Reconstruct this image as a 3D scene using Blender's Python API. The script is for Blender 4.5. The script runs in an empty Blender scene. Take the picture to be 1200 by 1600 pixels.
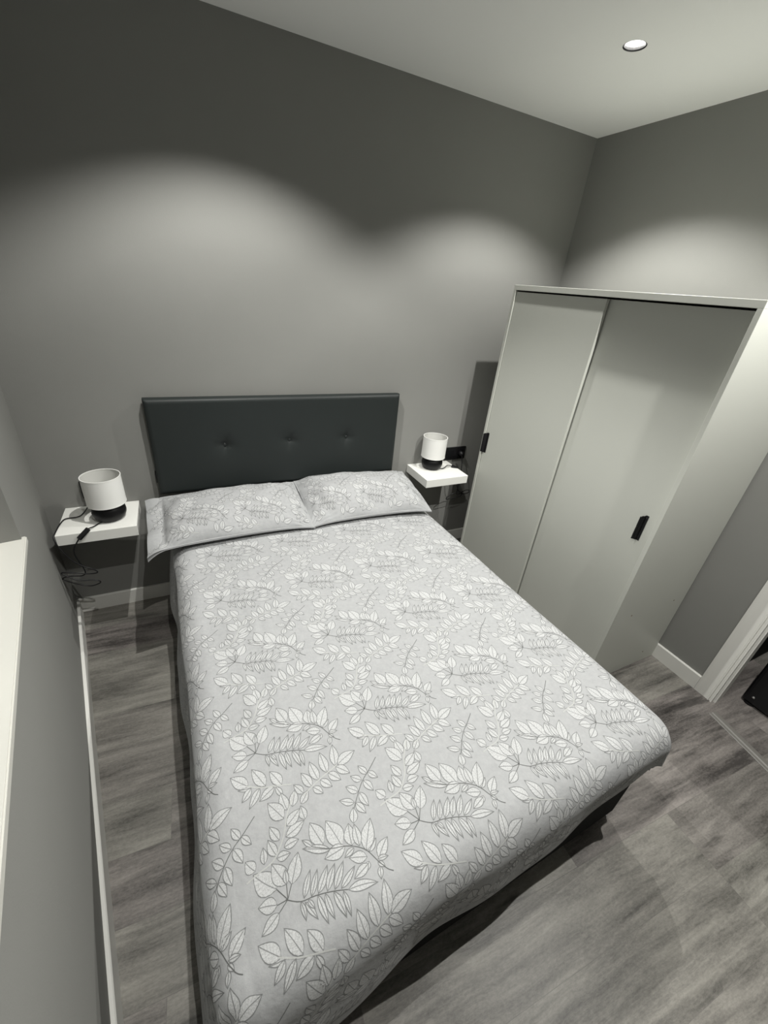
import bpy, bmesh, math, random
import numpy as np
from mathutils import Matrix, Vector

random.seed(7)
rng = np.random.RandomState(11)
SC = bpy.context.scene
COL = SC.collection

# ------------------------------------------------------------------ camera
cam_data = bpy.data.cameras.new('camera')
cam = bpy.data.objects.new('camera', cam_data)
COL.objects.link(cam)
CR = Vector((0.9015533, -0.4236511, 0.0878714))
CU = Vector((0.1364436, 0.4711122, 0.8714565))
CF = Vector((0.4105908, 0.7736750, -0.4825374))
CP = Vector((0.6526, -2.18395, 1.70136))
cam.matrix_world = Matrix(((CR.x, CU.x, -CF.x, CP.x), (CR.y, CU.y, -CF.y, CP.y), (CR.z, CU.z, -CF.z, CP.z), (0, 0, 0, 1)))
cam_data.sensor_fit = 'HORIZONTAL'
cam_data.sensor_width = 36.0
cam_data.lens = 36.0 * 638.864 / 1200.0
cam_data.clip_start = 0.02
SC.camera = cam

# ------------------------------------------------------------------ world, exposure, lamp settings
world = bpy.data.worlds.new('night')
SC.world = world
world.use_nodes = True
world.node_tree.nodes['Background'].inputs[0].default_value = (0.5, 0.55, 0.6, 1)
world.node_tree.nodes['Background'].inputs[1].default_value = 0.004
SC.view_settings.view_transform = 'Standard'
SC.view_settings.look = 'None'
SC.view_settings.gamma = 1.0
SC.view_settings.use_curve_mapping = False
SC.view_settings.exposure = 0.0

ROOM_H = 2.5
ROOM_W = 2.887          # right wall plane
SKEW = 0.17062          # the left wall runs in towards the camera
FRONT_Y = -3.40
LIGHTS = [(0.915, -0.697, 97), (2.236, -0.697, 80), (0.85, -1.80, 58), (2.236, -1.93, 124)]
SPOT_ANGLE = 121.0
SPOT_BLEND = 0.42
SPOT_RADIUS = 0.009
LIGHT_COLOR = (1.0, 0.99, 0.945)

# ------------------------------------------------------------------ helpers
def link_mesh(name, verts, faces, mats, mi=None, uv=None, parent=None, smooth=False, uv2=None):
    me = bpy.data.meshes.new(name)
    me.from_pydata([tuple(map(float, v)) for v in verts], [], [tuple(map(int, f)) for f in faces])
    if not isinstance(mats, (list, tuple)):
        mats = [mats]
    for m in mats:
        me.materials.append(m)
    if mi is not None:
        me.polygons.foreach_set('material_index', np.asarray(mi, dtype=np.int32))
    if smooth:
        me.polygons.foreach_set('use_smooth', np.ones(len(me.polygons), dtype=bool))
    if uv is not None:
        lay = me.uv_layers.new(name='leaf')
        li = np.empty(len(me.loops), dtype=np.int32)
        me.loops.foreach_get('vertex_index', li)
        lay.data.foreach_set('uv', np.asarray(uv, dtype=np.float32)[li].ravel())
        if uv2 is not None:
            lay2 = me.uv_layers.new(name='leafsize')
            lay2.data.foreach_set('uv', np.asarray(uv2, dtype=np.float32)[li].ravel())
    me.update()
    o = bpy.data.objects.new(name, me)
    COL.objects.link(o)
    if parent is not None:
        o.parent = parent
    return o

def link_bm(name, bm, mat, parent=None, smooth=False, autosmooth=None):
    bmesh.ops.recalc_face_normals(bm, faces=bm.faces)
    me = bpy.data.meshes.new(name)
    bm.to_mesh(me)
    bm.free()
    for m in (mat if isinstance(mat, (list, tuple)) else [mat]):
        me.materials.append(m)
    if smooth:
        me.polygons.foreach_set('use_smooth', np.ones(len(me.polygons), dtype=bool))
    o = bpy.data.objects.new(name, me)
    COL.objects.link(o)
    if parent is not None:
        o.parent = parent
    return o

def add_box(bm, x0, x1, y0, y1, z0, z1, bevel=0.0, seg=2, rot=None):
    vs = [bm.verts.new((x, y, z)) for x in (x0, x1) for y in (y0, y1) for z in (z0, z1)]
    idx = [(0, 1, 3, 2), (4, 6, 7, 5), (0, 4, 5, 1), (2, 3, 7, 6), (0, 2, 6, 4), (1, 5, 7, 3)]
    fs = [bm.faces.new([vs[i] for i in f]) for f in idx]
    if bevel > 0:
        es = list({e for f in fs for e in f.edges})
        bmesh.ops.bevel(bm, geom=es, offset=bevel, segments=seg, profile=0.6, affect='EDGES')

def box(name, x0, x1, y0, y1, z0, z1, mat, parent=None, bevel=0.0, seg=2):
    bm = bmesh.new()
    add_box(bm, min(x0, x1), max(x0, x1), min(y0, y1), max(y0, y1), min(z0, z1), max(z0, z1), bevel, seg)
    return link_bm(name, bm, mat, parent)

def add_prism(bm, pts2, fn0, fn1):
    """closed polygon extruded between two placements"""
    a = [bm.verts.new(fn0(p)) for p in pts2]
    b = [bm.verts.new(fn1(p)) for p in pts2]
    n = len(pts2)
    for i in range(n):
        bm.faces.new((a[i], a[(i + 1) % n], b[(i + 1) % n], b[i]))
    bm.faces.new(a[::-1])
    bm.faces.new(b)

def add_lathe(bm, prof, cx, cy, cz, n=40, close_bottom=True, close_top=True):
    rings = []
    for (r, z) in prof:
        rings.append([bm.verts.new((cx + r * math.cos(2 * math.pi * i / n), cy + r * math.sin(2 * math.pi * i / n), cz + z)) for i in range(n)])
    for a, b in zip(rings, rings[1:]):
        for i in range(n):
            bm.faces.new((a[i], a[(i + 1) % n], b[(i + 1) % n], b[i]))
    if close_bottom:
        bm.faces.new(rings[0][::-1])
    if close_top:
        bm.faces.new(rings[-1])

def smooth_path(pts, sub=6):
    P = [np.array(p, float) for p in pts]
    out = []
    for i in range(len(P) - 1):
        p0 = P[max(i - 1, 0)]; p1 = P[i]; p2 = P[i + 1]; p3 = P[min(i + 2, len(P) - 1)]
        for k in range(sub):
            t = k / sub
            out.append(0.5 * ((2 * p1) + (-p0 + p2) * t + (2 * p0 - 5 * p1 + 4 * p2 - p3) * t * t + (-p0 + 3 * p1 - 3 * p2 + p3) * t ** 3))
    out.append(P[-1])
    return out

def add_tube(bm, pts, r, n=8):
    rings = []
    up = np.array((0.0, 0.0, 1.0))
    prev = None
    for i, p in enumerate(pts):
        d = pts[min(i + 1, len(pts) - 1)] - pts[max(i - 1, 0)]
        d = d / (np.linalg.norm(d) + 1e-9)
        a = np.cross(d, up) if prev is None else prev - d * np.dot(prev, d)
        if np.linalg.norm(a) < 1e-4:
            a = np.cross(d, np.array((1.0, 0.3, 0.0)))
        a = a / np.linalg.norm(a)
        prev = a
        b = np.cross(d, a)
        rings.append([bm.verts.new(tuple(p + r * (math.cos(2 * math.pi * k / n) * a + math.sin(2 * math.pi * k / n) * b))) for k in range(n)])
    for a, b in zip(rings, rings[1:]):
        for i in range(n):
            bm.faces.new((a[i], a[(i + 1) % n], b[(i + 1) % n], b[i]))
    bm.faces.new(rings[0][::-1])
    bm.faces.new(rings[-1])

def thing(name, label, cat, loc=(0, 0, 0), group=None):
    o = bpy.data.objects.new(name, None)
    o.empty_display_size = 0.05
    COL.objects.link(o)
    o.location = loc
    tag(o, label, cat, group)
    return o

def tag(o, label, cat, group=None):
    o['label'] = label
    o['category'] = cat
    if group:
        o['group'] = group
    return o

def struct(o):
    o['kind'] = 'structure'
    return o

# ------------------------------------------------------------------ materials
def new_mat(name):
    m = bpy.data.materials.new(name)
    m.use_nodes = True
    nt = m.node_tree
    return m, nt, nt.nodes['Principled BSDF']

def N(nt, typ, **kw):
    n = nt.nodes.new(typ)
    for k, v in kw.items():
        if k in n.inputs:
            n.inputs[k].default_value = v
        else:
            setattr(n, k, v)
    return n

def basic(name, col, rough=0.5, spec=0.5, bump=0.0, bscale=200.0, var=0.0, vscale=6.0, metal=0.0, coat=0.0):
    m, nt, p = new_mat(name)
    p.inputs['Base Color'].default_value = (*col, 1)
    p.inputs['Roughness'].default_value = rough
    p.inputs['Specular IOR Level'].default_value = spec
    p.inputs['Metallic'].default_value = metal
    p.inputs['Coat Weight'].default_value = coat
    tc = N(nt, 'ShaderNodeTexCoord')
    if var > 0:
        n = N(nt, 'ShaderNodeTexNoise', Scale=vscale, Detail=4.0)
        nt.links.new(tc.outputs['Object'], n.inputs['Vector'])
        r = N(nt, 'ShaderNodeMixRGB')
        r.inputs[1].default_value = (*[c * (1 - var) for c in col], 1)
        r.inputs[2].default_value = (*[min(1, c * (1 + var)) for c in col], 1)
        nt.links.new(n.outputs['Fac'], r.inputs[0])
        nt.links.new(r.outputs[0], p.inputs['Base Color'])
    if bump > 0:
        n = N(nt, 'ShaderNodeTexNoise', Scale=bscale, Detail=3.0)
        nt.links.new(tc.outputs['Object'], n.inputs['Vector'])
        b = N(nt, 'ShaderNodeBump', Strength=bump, Distance=0.002)
        nt.links.new(n.outputs['Fac'], b.inputs['Height'])
        nt.links.new(b.outputs[0], p.inputs['Normal'])
    return m

M_WALL = basic('wall_paint_grey', (0.235, 0.235, 0.222), 0.75, 0.25, 0.12, 260, 0.03, 5)
M_CEIL = basic('ceiling_paint_white', (0.86, 0.865, 0.845), 0.85, 0.2, 0.08, 240, 0.01, 4)
M_TRIM = basic('white_lacquer_trim', (0.72, 0.715, 0.68), 0.45, 0.4)
M_SILL = basic('white_window_sill', (0.56, 0.555, 0.515), 0.4, 0.4)
M_WARD = basic('white_melamine', (0.52, 0.53, 0.485), 0.42, 0.4, 0.03, 400, 0.012, 3)
M_WARDEDGE = basic('white_melamine_edge', (0.54, 0.54, 0.505), 0.5, 0.35)
M_SHELF = basic('white_foil_shelf', (0.76, 0.76, 0.725), 0.35, 0.45)
M_BLACK = basic('black_plastic', (0.006, 0.006, 0.007), 0.45, 0.4)
M_BLACKMETAL = basic('black_powder_coat', (0.004, 0.004, 0.005), 0.5, 0.35)
M_LAMPBASE = basic('black_glazed_ceramic', (0.004, 0.004, 0.0045), 0.4, 0.25)
M_SHADE = basic('white_shade_fabric', (0.78, 0.78, 0.755), 0.9, 0.1, 0.25, 700)
M_SHADEIN = basic('white_shade_lining', (0.62, 0.62, 0.59), 0.8, 0.15)
M_HEADB = basic('dark_grey_leatherette', (0.0165, 0.0205, 0.020), 0.5, 0.33, 0.12, 500, 0.06, 8)
M_BASEFAB = basic('black_upholstery', (0.008, 0.0083, 0.0083), 0.85, 0.15, 0.5, 500)
M_MATTRESS = basic('white_ticking', (0.62, 0.62, 0.6), 0.9, 0.1)
M_CAP = basic('brown_screw_cap', (0.20, 0.16, 0.12), 0.6, 0.3)
M_HALLSHADE = basic('hall_painted_darkness', (0.012, 0.012, 0.012), 0.8, 0.2)  # near-black colour stands in for the unlit gloom of the hall
M_CHROME = basic('bright_reflector', (0.85, 0.85, 0.85), 0.25, 0.5, metal=0.9)
M_STRIP = basic('grey_threshold_strip', (0.19, 0.182, 0.168), 0.35, 0.5, 0.1, 90, 0.06, 20)

def emit_mat(name, col, s):
    m, nt, p = new_mat(name)
    p.inputs['Base Color'].default_value = (0.8, 0.8, 0.8, 1)
    p.inputs['Emission Color'].default_value = (*col, 1)
    p.inputs['Emission Strength'].default_value = s
    return m
M_LED = emit_mat('led_lens', (1.0, 0.98, 0.95), 7.0)

def glass_mat():
    m, nt, p = new_mat('window_glass')
    p.inputs['Base Color'].default_value = (0.9, 0.95, 0.95, 1)
    p.inputs['Roughness'].default_value = 0.02
    p.inputs['Transmission Weight'].default_value = 1.0
    p.inputs['IOR'].default_value = 1.45
    return m
M_GLASS = glass_mat()

def floor_mat():
    m, nt, p = new_mat('grey_oak_laminate')
    L = nt.links.new
    tc = N(nt, 'ShaderNodeTexCoord')
    mp = N(nt, 'ShaderNodeMapping')
    mp.inputs['Rotation'].default_value = (0, 0, math.radians(2.5))
    mp.inputs['Location'].default_value = (0.33, -0.974, 0)
    L(tc.outputs['Object'], mp.inputs['Vector'])
    br = N(nt, 'ShaderNodeTexBrick')
    br.offset = 0.37; br.offset_frequency = 3; br.squash = 1.0
    br.inputs['Color1'].default_value = (0, 0, 0, 1)
    br.inputs['Color2'].default_value = (1, 1, 1, 1)
    br.inputs['Mortar'].default_value = (0.5, 0.5, 0.5, 1)
    br.inputs['Scale'].default_value = 1.0
    br.inputs['Mortar Size'].default_value = 0.0006
    br.inputs['Mortar Smooth'].default_value = 0.2
    br.inputs['Brick Width'].default_value = 1.28
    br.inputs['Row Height'].default_value = 0.19
    L(mp.outputs[0], br.inputs['Vector'])
    # offset the grain on each plank
    sx = N(nt, 'ShaderNodeVectorMath', operation='MULTIPLY')
    sx.inputs[1].default_value = (7.3, 3.1, 5.7)
    L(br.outputs['Color'], sx.inputs[0])
    ad = N(nt, 'ShaderNodeVectorMath', operation='ADD')
    L(mp.outputs[0], ad.inputs[0]); L(sx.outputs[0], ad.inputs[1])
    # large warp for cathedral grain
    wn = N(nt, 'ShaderNodeTexNoise', Scale=2.2, Detail=2.0)
    L(ad.outputs[0], wn.inputs['Vector'])
    wm = N(nt, 'ShaderNodeVectorMath', operation='MULTIPLY_ADD')
    wm.inputs[1].default_value = (0.10, 0.06, 0)
    L(wn.outputs['Color'], wm.inputs[0]); L(ad.outputs[0], wm.inputs[2])
    def stretched(sxv, syv, scale, detail, rough=0.6):
        s = N(nt, 'ShaderNodeMapping')
        s.inputs['Scale'].default_value = (sxv, syv, 1)
        L(wm.outputs[0], s.inputs['Vector'])
        n = N(nt, 'ShaderNodeTexNoise', Scale=scale, Detail=detail, Roughness=rough)
        L(s.outputs[0], n.inputs['Vector'])
        return n
    cloud = stretched(0.8, 3.4, 3.0, 5.0)
    streak = stretched(0.9, 12.0, 2.6, 6.0, 0.62)
    fine = stretched(5.0, 60.0, 3.0, 4.0, 0.7)
    speck = stretched(14.0, 30.0, 6.0, 3.0, 0.8)
    cr = N(nt, 'ShaderNodeValToRGB')
    cr.color_ramp.elements[0].position = 0.28; cr.color_ramp.elements[0].color = (0.060, 0.057, 0.053, 1)
    cr.color_ramp.elements[1].position = 0.72; cr.color_ramp.elements[1].color = (0.34, 0.325, 0.30, 1)
    e = cr.color_ramp.elements.new(0.5); e.color = (0.20, 0.191, 0.177, 1)
    # combine
    def mix(a, b, fac):
        x = N(nt, 'ShaderNodeMath', operation='MULTIPLY_ADD')
        x.inputs[1].default_value = fac
        L(b, x.inputs[0]); L(a, x.inputs[2])
        return x.outputs[0]
    c0 = N(nt, 'ShaderNodeMath', operation='MULTIPLY'); c0.inputs[1].default_value = 0.70
    L(cloud.outputs['Fac'], c0.inputs[0])
    v = mix(c0.outputs[0], streak.outputs['Fac'], 0.56)
    v = mix(v, fine.outputs['Fac'], 0.16)
    v = mix(v, speck.outputs['Fac'], 0.34)
    sep = N(nt, 'ShaderNodeSeparateColor'); L(br.outputs['Color'], sep.inputs[0])
    v = mix(v, sep.outputs[0], 0.11)
    sub = N(nt, 'ShaderNodeMath', operation='SUBTRACT'); sub.inputs[1].default_value = 0.458
    L(v, sub.inputs[0])
    L(sub.outputs[0], cr.inputs['Fac'])
    # dark cracks / knots
    kn = stretched(1.0, 7.0, 2.0, 5.0, 0.55)
    kr = N(nt, 'ShaderNodeValToRGB')
    kr.color_ramp.elements[0].position = 0.29; kr.color_ramp.elements[0].color = (0.45, 0.45, 0.45, 1)
    kr.color_ramp.elements[1].position = 0.36; kr.color_ramp.elements[1].color = (1, 1, 1, 1)
    L(kn.outputs['Fac'], kr.inputs['Fac'])
    mul = N(nt, 'ShaderNodeMixRGB', blend_type='MULTIPLY'); mul.inputs[0].default_value = 1.0
    L(cr.outputs[0], mul.inputs[1]); L(kr.outputs[0], mul.inputs[2])
    # faint warm / violet plank tints
    hue = N(nt, 'ShaderNodeMixRGB', blend_type='MULTIPLY'); hue.inputs[0].default_value = 1.0
    tint = N(nt, 'ShaderNodeValToRGB')
    tint.color_ramp.elements[0].color = (1.03, 0.985, 1.0, 1); tint.color_ramp.elements[1].color = (0.99, 1.0, 0.965, 1)
    L(sep.outputs[0], tint.inputs['Fac'])
    L(mul.outputs[0], hue.inputs[1]); L(tint.outputs[0], hue.inputs[2])
    mo = N(nt, 'ShaderNodeMixRGB', blend_type='MIX')
    mo.inputs[2].default_value = (0.10, 0.096, 0.09, 1)
    f = N(nt, 'ShaderNodeMath', operation='MULTIPLY'); f.inputs[1].default_value = 0.4
    L(br.outputs['Fac'], f.inputs[0]); L(f.outputs[0], mo.inputs[0]); L(hue.outputs[0], mo.inputs[1])
    L(mo.outputs[0], p.inputs['Base Color'])
    p.inputs['Roughness'].default_value = 0.42
    p.inputs['Specular IOR Level'].default_value = 0.35
    b = N(nt, 'ShaderNodeBump', Strength=0.18, Distance=0.002)
    L(fine.outputs['Fac'], b.inputs['Height']); L(b.outputs[0], p.inputs['Normal'])
    return m
M_FLOOR = floor_mat()

def cloth_normal(nt, p, strength=0.35):
    L = nt.links.new
    tc = N(nt, 'ShaderNodeTexCoord')
    a = N(nt, 'ShaderNodeTexNoise', Scale=28.0, Detail=5.0, Roughness=0.6)
    L(tc.outputs['Object'], a.inputs['Vector'])
    b = N(nt, 'ShaderNodeBump', Strength=strength, Distance=0.006)
    L(a.outputs['Fac'], b.inputs['Height'])
    w = N(nt, 'ShaderNodeTexNoise', Scale=900.0, Detail=1.0)
    L(tc.outputs['Object'], w.inputs['Vector'])
    b2 = N(nt, 'ShaderNodeBump', Strength=0.15, Distance=0.0008)
    L(w.outputs['Fac'], b2.inputs['Height']); L(b.outputs[0], b2.inputs['Normal'])
    L(b2.outputs[0], p.inputs['Normal'])
    p.inputs['Roughness'].default_value = 0.85
    p.inputs['Specular IOR Level'].default_value = 0.15
    p.inputs['Sheen Weight'].default_value = 0.08
    return tc

def ground_mat():
    m, nt, p = new_mat('bedding_light_grey_cotton')
    tc = cloth_normal(nt, p)
    n = N(nt, 'ShaderNodeTexNoise', Scale=60.0, Detail=6.0, Roughness=0.7)
    nt.links.new(tc.outputs['Object'], n.inputs['Vector'])
    r = N(nt, 'ShaderNodeValToRGB')
    r.color_ramp.elements[0].position = 0.3; r.color_ramp.elements[0].color = (0.325, 0.330, 0.334, 1)
    r.color_ramp.elements[1].position = 0.7; r.color_ramp.elements[1].color = (0.37, 0.375, 0.380, 1)
    nt.links.new(n.outputs['Fac'], r.inputs['Fac'])
    nt.links.new(r.outputs[0], p.inputs['Base Color'])
    return m

def leaf_mat():
    """printed leaf: u runs along the midrib 0..1, v across -1..1 (stored 0..1)"""
    m, nt, p = new_mat('bedding_printed_leaf')
    L = nt.links.new
    tc = cloth_normal(nt, p)
    uv = N(nt, 'ShaderNodeUVMap'); uv.uv_map = 'leaf'
    sp = N(nt, 'ShaderNodeSeparateXYZ'); L(uv.outputs[0], sp.inputs[0])
    def math_(op, a, b=None, c=None):
        x = N(nt, 'ShaderNodeMath', operation=op)
        for i, q in enumerate((a, b, c)):
            if q is None: continue
            if isinstance(q, (int, float)): x.inputs[i].default_value = q
            else: L(q, x.inputs[i])
        return x.outputs[0]
    u = sp.outputs[0]
    v = math_('MULTIPLY_ADD', sp.outputs[1], 2.0, -1.0)
    av = math_('ABSOLUTE', v)
    ns = N(nt, 'ShaderNodeTexNoise', Scale=420.0, Detail=3.0, Roughness=0.7); L(tc.outputs['Object'], ns.inputs['Vector'])
    nl = N(nt, 'ShaderNodeTexNoise', Scale=160.0, Detail=2.0); L(tc.outputs['Object'], nl.inputs['Vector'])
    jit = math_('MULTIPLY_ADD', nl.outputs['Fac'], 0.28, -0.14)
    uvs = N(nt, 'ShaderNodeUVMap'); uvs.uv_map = 'leafsize'
    sp2 = N(nt, 'ShaderNodeSeparateXYZ'); L(uvs.outputs[0], sp2.inputs[0])
    # distance from the leaf edge in millimetres, roughened like a pencil line
    dist = math_('MULTIPLY', math_('SUBTRACT', 1.0, av), math_('MULTIPLY', sp2.outputs[0], 20.0))
    distj = math_('ADD', dist, math_('MULTIPLY', jit, 3.6))
    edge = N(nt, 'ShaderNodeMapRange'); edge.inputs[1].default_value = 2.3; edge.inputs[2].default_value = 1.3
    L(distj, edge.inputs[0])
    rib = N(nt, 'ShaderNodeMapRange'); rib.inputs[1].default_value = 1.25; rib.inputs[2].default_value = 0.6
    L(math_('ADD', math_('MULTIPLY', av, math_('MULTIPLY', sp2.outputs[0], 20.0)), math_('MULTIPLY', jit, 1.2)), rib.inputs[0])
    # side veins
    ph = math_('SUBTRACT', math_('MULTIPLY', u, 46.0), math_('MULTIPLY', av, 9.0))
    vein = N(nt, 'ShaderNodeMapRange'); vein.inputs[1].default_value = 0.72; vein.inputs[2].default_value = 1.0
    L(math_('SINE', ph), vein.inputs[0])
    spk = N(nt, 'ShaderNodeMapRange'); spk.inputs[1].default_value = 0.48; spk.inputs[2].default_value = 0.66
    L(ns.outputs['Fac'], spk.inputs[0])
    line = math_('MAXIMUM', math_('MULTIPLY', edge.outputs[0], 0.80), math_('MULTIPLY', rib.outputs[0], 0.72))
    tone = math_('MAXIMUM', line, math_('MAXIMUM', math_('MULTIPLY', vein.outputs[0], 0.28), math_('MULTIPLY', spk.outputs[0], 0.45)))
    mx = N(nt, 'ShaderNodeMixRGB')
    mx.inputs[1].default_value = (0.49, 0.495, 0.498, 1)
    mx.inputs[2].default_value = (0.085, 0.088, 0.088, 1)
    L(tone, mx.inputs[0])
    L(mx.outputs[0], p.inputs['Base Color'])
    return m

def stem_mat(name, col):
    m, nt, p = new_mat(name)
    cloth_normal(nt, p)
    p.inputs['Base Color'].default_value = (*col, 1)
    return m
M_CLOTH = ground_mat()
M_LEAF = leaf_mat()
M_STEM = stem_mat('bedding_printed_grey_stem', (0.115, 0.117, 0.115))
M_STEMW = stem_mat('bedding_printed_pale_stem', (0.41, 0.415, 0.405))

# ------------------------------------------------------------------ room shell
def wl(s, d, z):
    """point on the slanted left wall: s along it from the back corner, d into the room"""
    k = math.hypot(1, SKEW)
    return (SKEW * s / k + d / k, -s / k + d * SKEW / k, z)

X0, X1 = -0.12, ROOM_W + 0.12
floor_bm = bmesh.new()
add_box(floor_bm, -0.3, 4.6, -3.6, 0.12, -0.1, 0.0)
struct(link_bm('floor', floor_bm, M_FLOOR))

def ceiling():
    bm = bmesh.new()
    R, q = 0.039, 0.07
    xs = sorted({-0.2, ROOM_W + 0.1} | {l[0] - q for l in LIGHTS} | {l[0] + q for l in LIGHTS})
    ys = sorted({FRONT_Y - 0.1, 0.1} | {l[1] - q for l in LIGHTS} | {l[1] + q for l in LIGHTS})
    z = ROOM_H
    cells = [(l[0], l[1]) for l in LIGHTS]
    for i in range(len(xs) - 1):
        for j in range(len(ys) - 1):
            a, b, c, d = xs[i], xs[i + 1], ys[j], ys[j + 1]
            mx, my = (a + b) / 2, (c + d) / 2
            hit = [p for p in cells if abs(p[0] - mx) < 0.01 and abs(p[1] - my) < 0.01]
            if not hit:
                bm.faces.new([bm.verts.new(v) for v in ((a, c, z), (b, c, z), (b, d, z), (a, d, z))])
                continue
            n = 48
            inner, outer, top = [], [], []
            for k in range(n):
                t = 2 * math.pi * k / n
                cx, sy = math.cos(t), math.sin(t)
                m = max(abs(cx), abs(sy))
                inner.append(bm.verts.new((mx + R * cx, my + R * sy, z)))
                outer.append(bm.verts.new((mx + q * cx / m, my + q * sy / m, z)))
                top.append(bm.verts.new((mx + R * cx, my + R * sy, z + 0.012)))
            for k in range(n):
                k2 = (k + 1) % n
                bm.faces.new((inner[k], inner[k2], outer[k2], outer[k]))
                bm.faces.new((inner[k], top[k], top[k2], inner[k2]))
    bmesh.ops.remove_doubles(bm, verts=bm.verts, dist=1e-5)
    # slab above, so no light leaks in
    add_box(bm, -0.3, ROOM_W + 0.2, FRONT_Y - 0.2, 0.2, z + 0.11, z + 0.16)
    me = bpy.data.meshes.new('ceiling'); bm.to_mesh(me); bm.free()
    me.materials.append(M_CEIL)
    o = bpy.data.objects.new('ceiling', me); COL.objects.link(o)
    return struct(o)
ceiling()

bm = bmesh.new(); add_box(bm, -0.3, 4.6, 0.0, 0.1, 0, ROOM_H + 0.1)
struct(link_bm('wall_back', bm, M_WALL))
bm = bmesh.new(); add_box(bm, -0.3, ROOM_W + 0.1, FRONT_Y - 0.1, FRONT_Y, 0, ROOM_H + 0.1)
struct(link_bm('wall_front', bm, M_WALL))

# right wall with the doorway
DY0, DY1, DH = -1.735, -2.52, 2.04
bm = bmesh.new()
add_box(bm, ROOM_W, ROOM_W + 0.05, DY0, 0.0, 0, ROOM_H + 0.1)
add_box(bm, ROOM_W, ROOM_W + 0.05, FRONT_Y, DY1, 0, ROOM_H + 0.1)
add_box(bm, ROOM_W, ROOM_W + 0.05, DY1, DY0, DH, ROOM_H + 0.1)
struct(link_bm('wall_right', bm, M_WALL))

# left wall with the window opening
S0, S1, WZ0, WZ1 = 0.682, 2.02, 0.843, 2.02
SEND = 3.52
def left_block(bm, s0, s1, z0, z1, d0=-0.14, d1=0.0):
    vs = [bm.verts.new(wl(s, d, z)) for s in (s0, s1) for d in (d0, d1) for z in (z0, z1)]
    for f in [(0, 1, 3, 2), (4, 6, 7, 5), (0, 4, 5, 1), (2, 3, 7, 6), (0, 2, 6, 4), (1, 5, 7, 3)]:
        bm.faces.new([vs[i] for i in f])
bm = bmesh.new()
left_block(bm, -0.12, S0, 0, ROOM_H + 0.1)
left_block(bm, S1, SEND, 0, ROOM_H + 0.1)
left_block(bm, S0, S1, 0, WZ0)
left_block(bm, S0, S1, WZ1, ROOM_H + 0.1)
struct(link_bm('wall_left', bm, M_WALL))

# window in the left wall: frame, glass, sill board
wroot = bpy.data.objects.new('window_1', None); COL.objects.link(wroot); struct(wroot)
wroot['label'] = 'white window set into the left wall'
bm = bmesh.new()
left_block(bm, S0 - 0.018, S1 + 0.018, WZ0, WZ0 + 0.022, -0.062, 0.012)
bmesh.ops.bevel(bm, geom=list(bm.edges), offset=0.003, segments=2, affect='EDGES')
link_bm('window_sill', bm, M_SILL, wroot)
bm = bmesh.new()
for s0, s1, z0, z1 in ((S0, S0 + .06, WZ0, WZ1), (S1 - .06, S1, WZ0, WZ1), (S0 + .06, S1 - .06, WZ0, WZ0 + .06), (S0 + .06, S1 - .06, WZ1 - .06, WZ1), (1.32, 1.38, WZ0 + .06, WZ1 - .06)):
    left_block(bm, s0, s1, z0, z1, -0.125, -0.062)
link_bm('window_frame', bm, M_TRIM, wroot)
for a, b in ((S0 + .06, 1.32), (1.38, S1 - .06)):
    bm = bmesh.new(); left_block(bm, a, b, WZ0 + .06, WZ1 - .06, -0.10, -0.094)
    link_bm('pane', bm, M_GLASS, wroot)

# baseboards
BH, BT = 0.087, 0.012
def board_profile():
    return [(0, 0), (BT, 0), (BT, BH - 0.003), (BT - 0.003, BH), (0, BH)]
bm = bmesh.new()
add_prism(bm, board_profile(), lambda p: (-0.02, -p[0], p[1]), lambda p: (ROOM_W, -p[0], p[1]))
struct(link_bm('baseboard_back', bm, M_TRIM))
bm = bmesh.new()
add_prism(bm, board_profile(), lambda p: wl(0.0, p[0], p[1]), lambda p: wl(SEND - 0.1, p[0], p[1]))
struct(link_bm('baseboard_left', bm, M_TRIM))
bm = bmesh.new()
add_prism(bm, board_profile(), lambda p: (ROOM_W - p[0], -0.012, p[1]), lambda p: (ROOM_W - p[0], -1.647, p[1]))
struct(link_bm('baseboard_right', bm, M_TRIM))

# door casing (stepped moulding) and jamb lining
prof = [(0, 0), (0.012, 0.001), (0.013, 0.010), (0.0115, 0.060), (0.0115, 0.066), (0.0155, 0.068), (0.0155, 0.073), (0.009, 0.0745), (0.009, 0.079), (0.0145, 0.081), (0.0145, 0.088), (0, 0.088)]
OY = -1.647
droot = bpy.data.objects.new('door_1', None); COL.objects.link(droot); struct(droot)
droot['label'] = 'doorway with a white stepped casing in the right wall'
bm = bmesh.new()
add_prism(bm, prof, lambda p: (ROOM_W - p[0], OY - p[1], 0.0), lambda p: (ROOM_W - p[0], OY - p[1], DH + 0.088 - p[1]))
add_prism(bm, prof, lambda p: (ROOM_W - p[0], DY1 - 0.088 + p[1], 0.0), lambda p: (ROOM_W - p[0], DY1 - 0.088 + p[1], DH + 0.088 - p[1]))
add_prism(bm, prof, lambda p: (ROOM_W - p[0], OY - p[1], DH + 0.088 - p[1]), lambda p: (ROOM_W - p[0], DY1 - 0.088 + p[1], DH + 0.088 - p[1]))
link_bm('door_casing', bm, M_TRIM, droot)
bm = bmesh.new()
add_box(bm, ROOM_W + 0.002, ROOM_W + 0.05, DY0 - 0.012, DY0, 0, DH)
add_box(bm, ROOM_W + 0.002, ROOM_W + 0.05, DY1, DY1 + 0.012, 0, DH)
add_box(bm, ROOM_W + 0.002, ROOM_W + 0.05, DY1, DY0, DH - 0.012, DH)
link_bm('door_jamb', bm, M_TRIM, droot)

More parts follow.
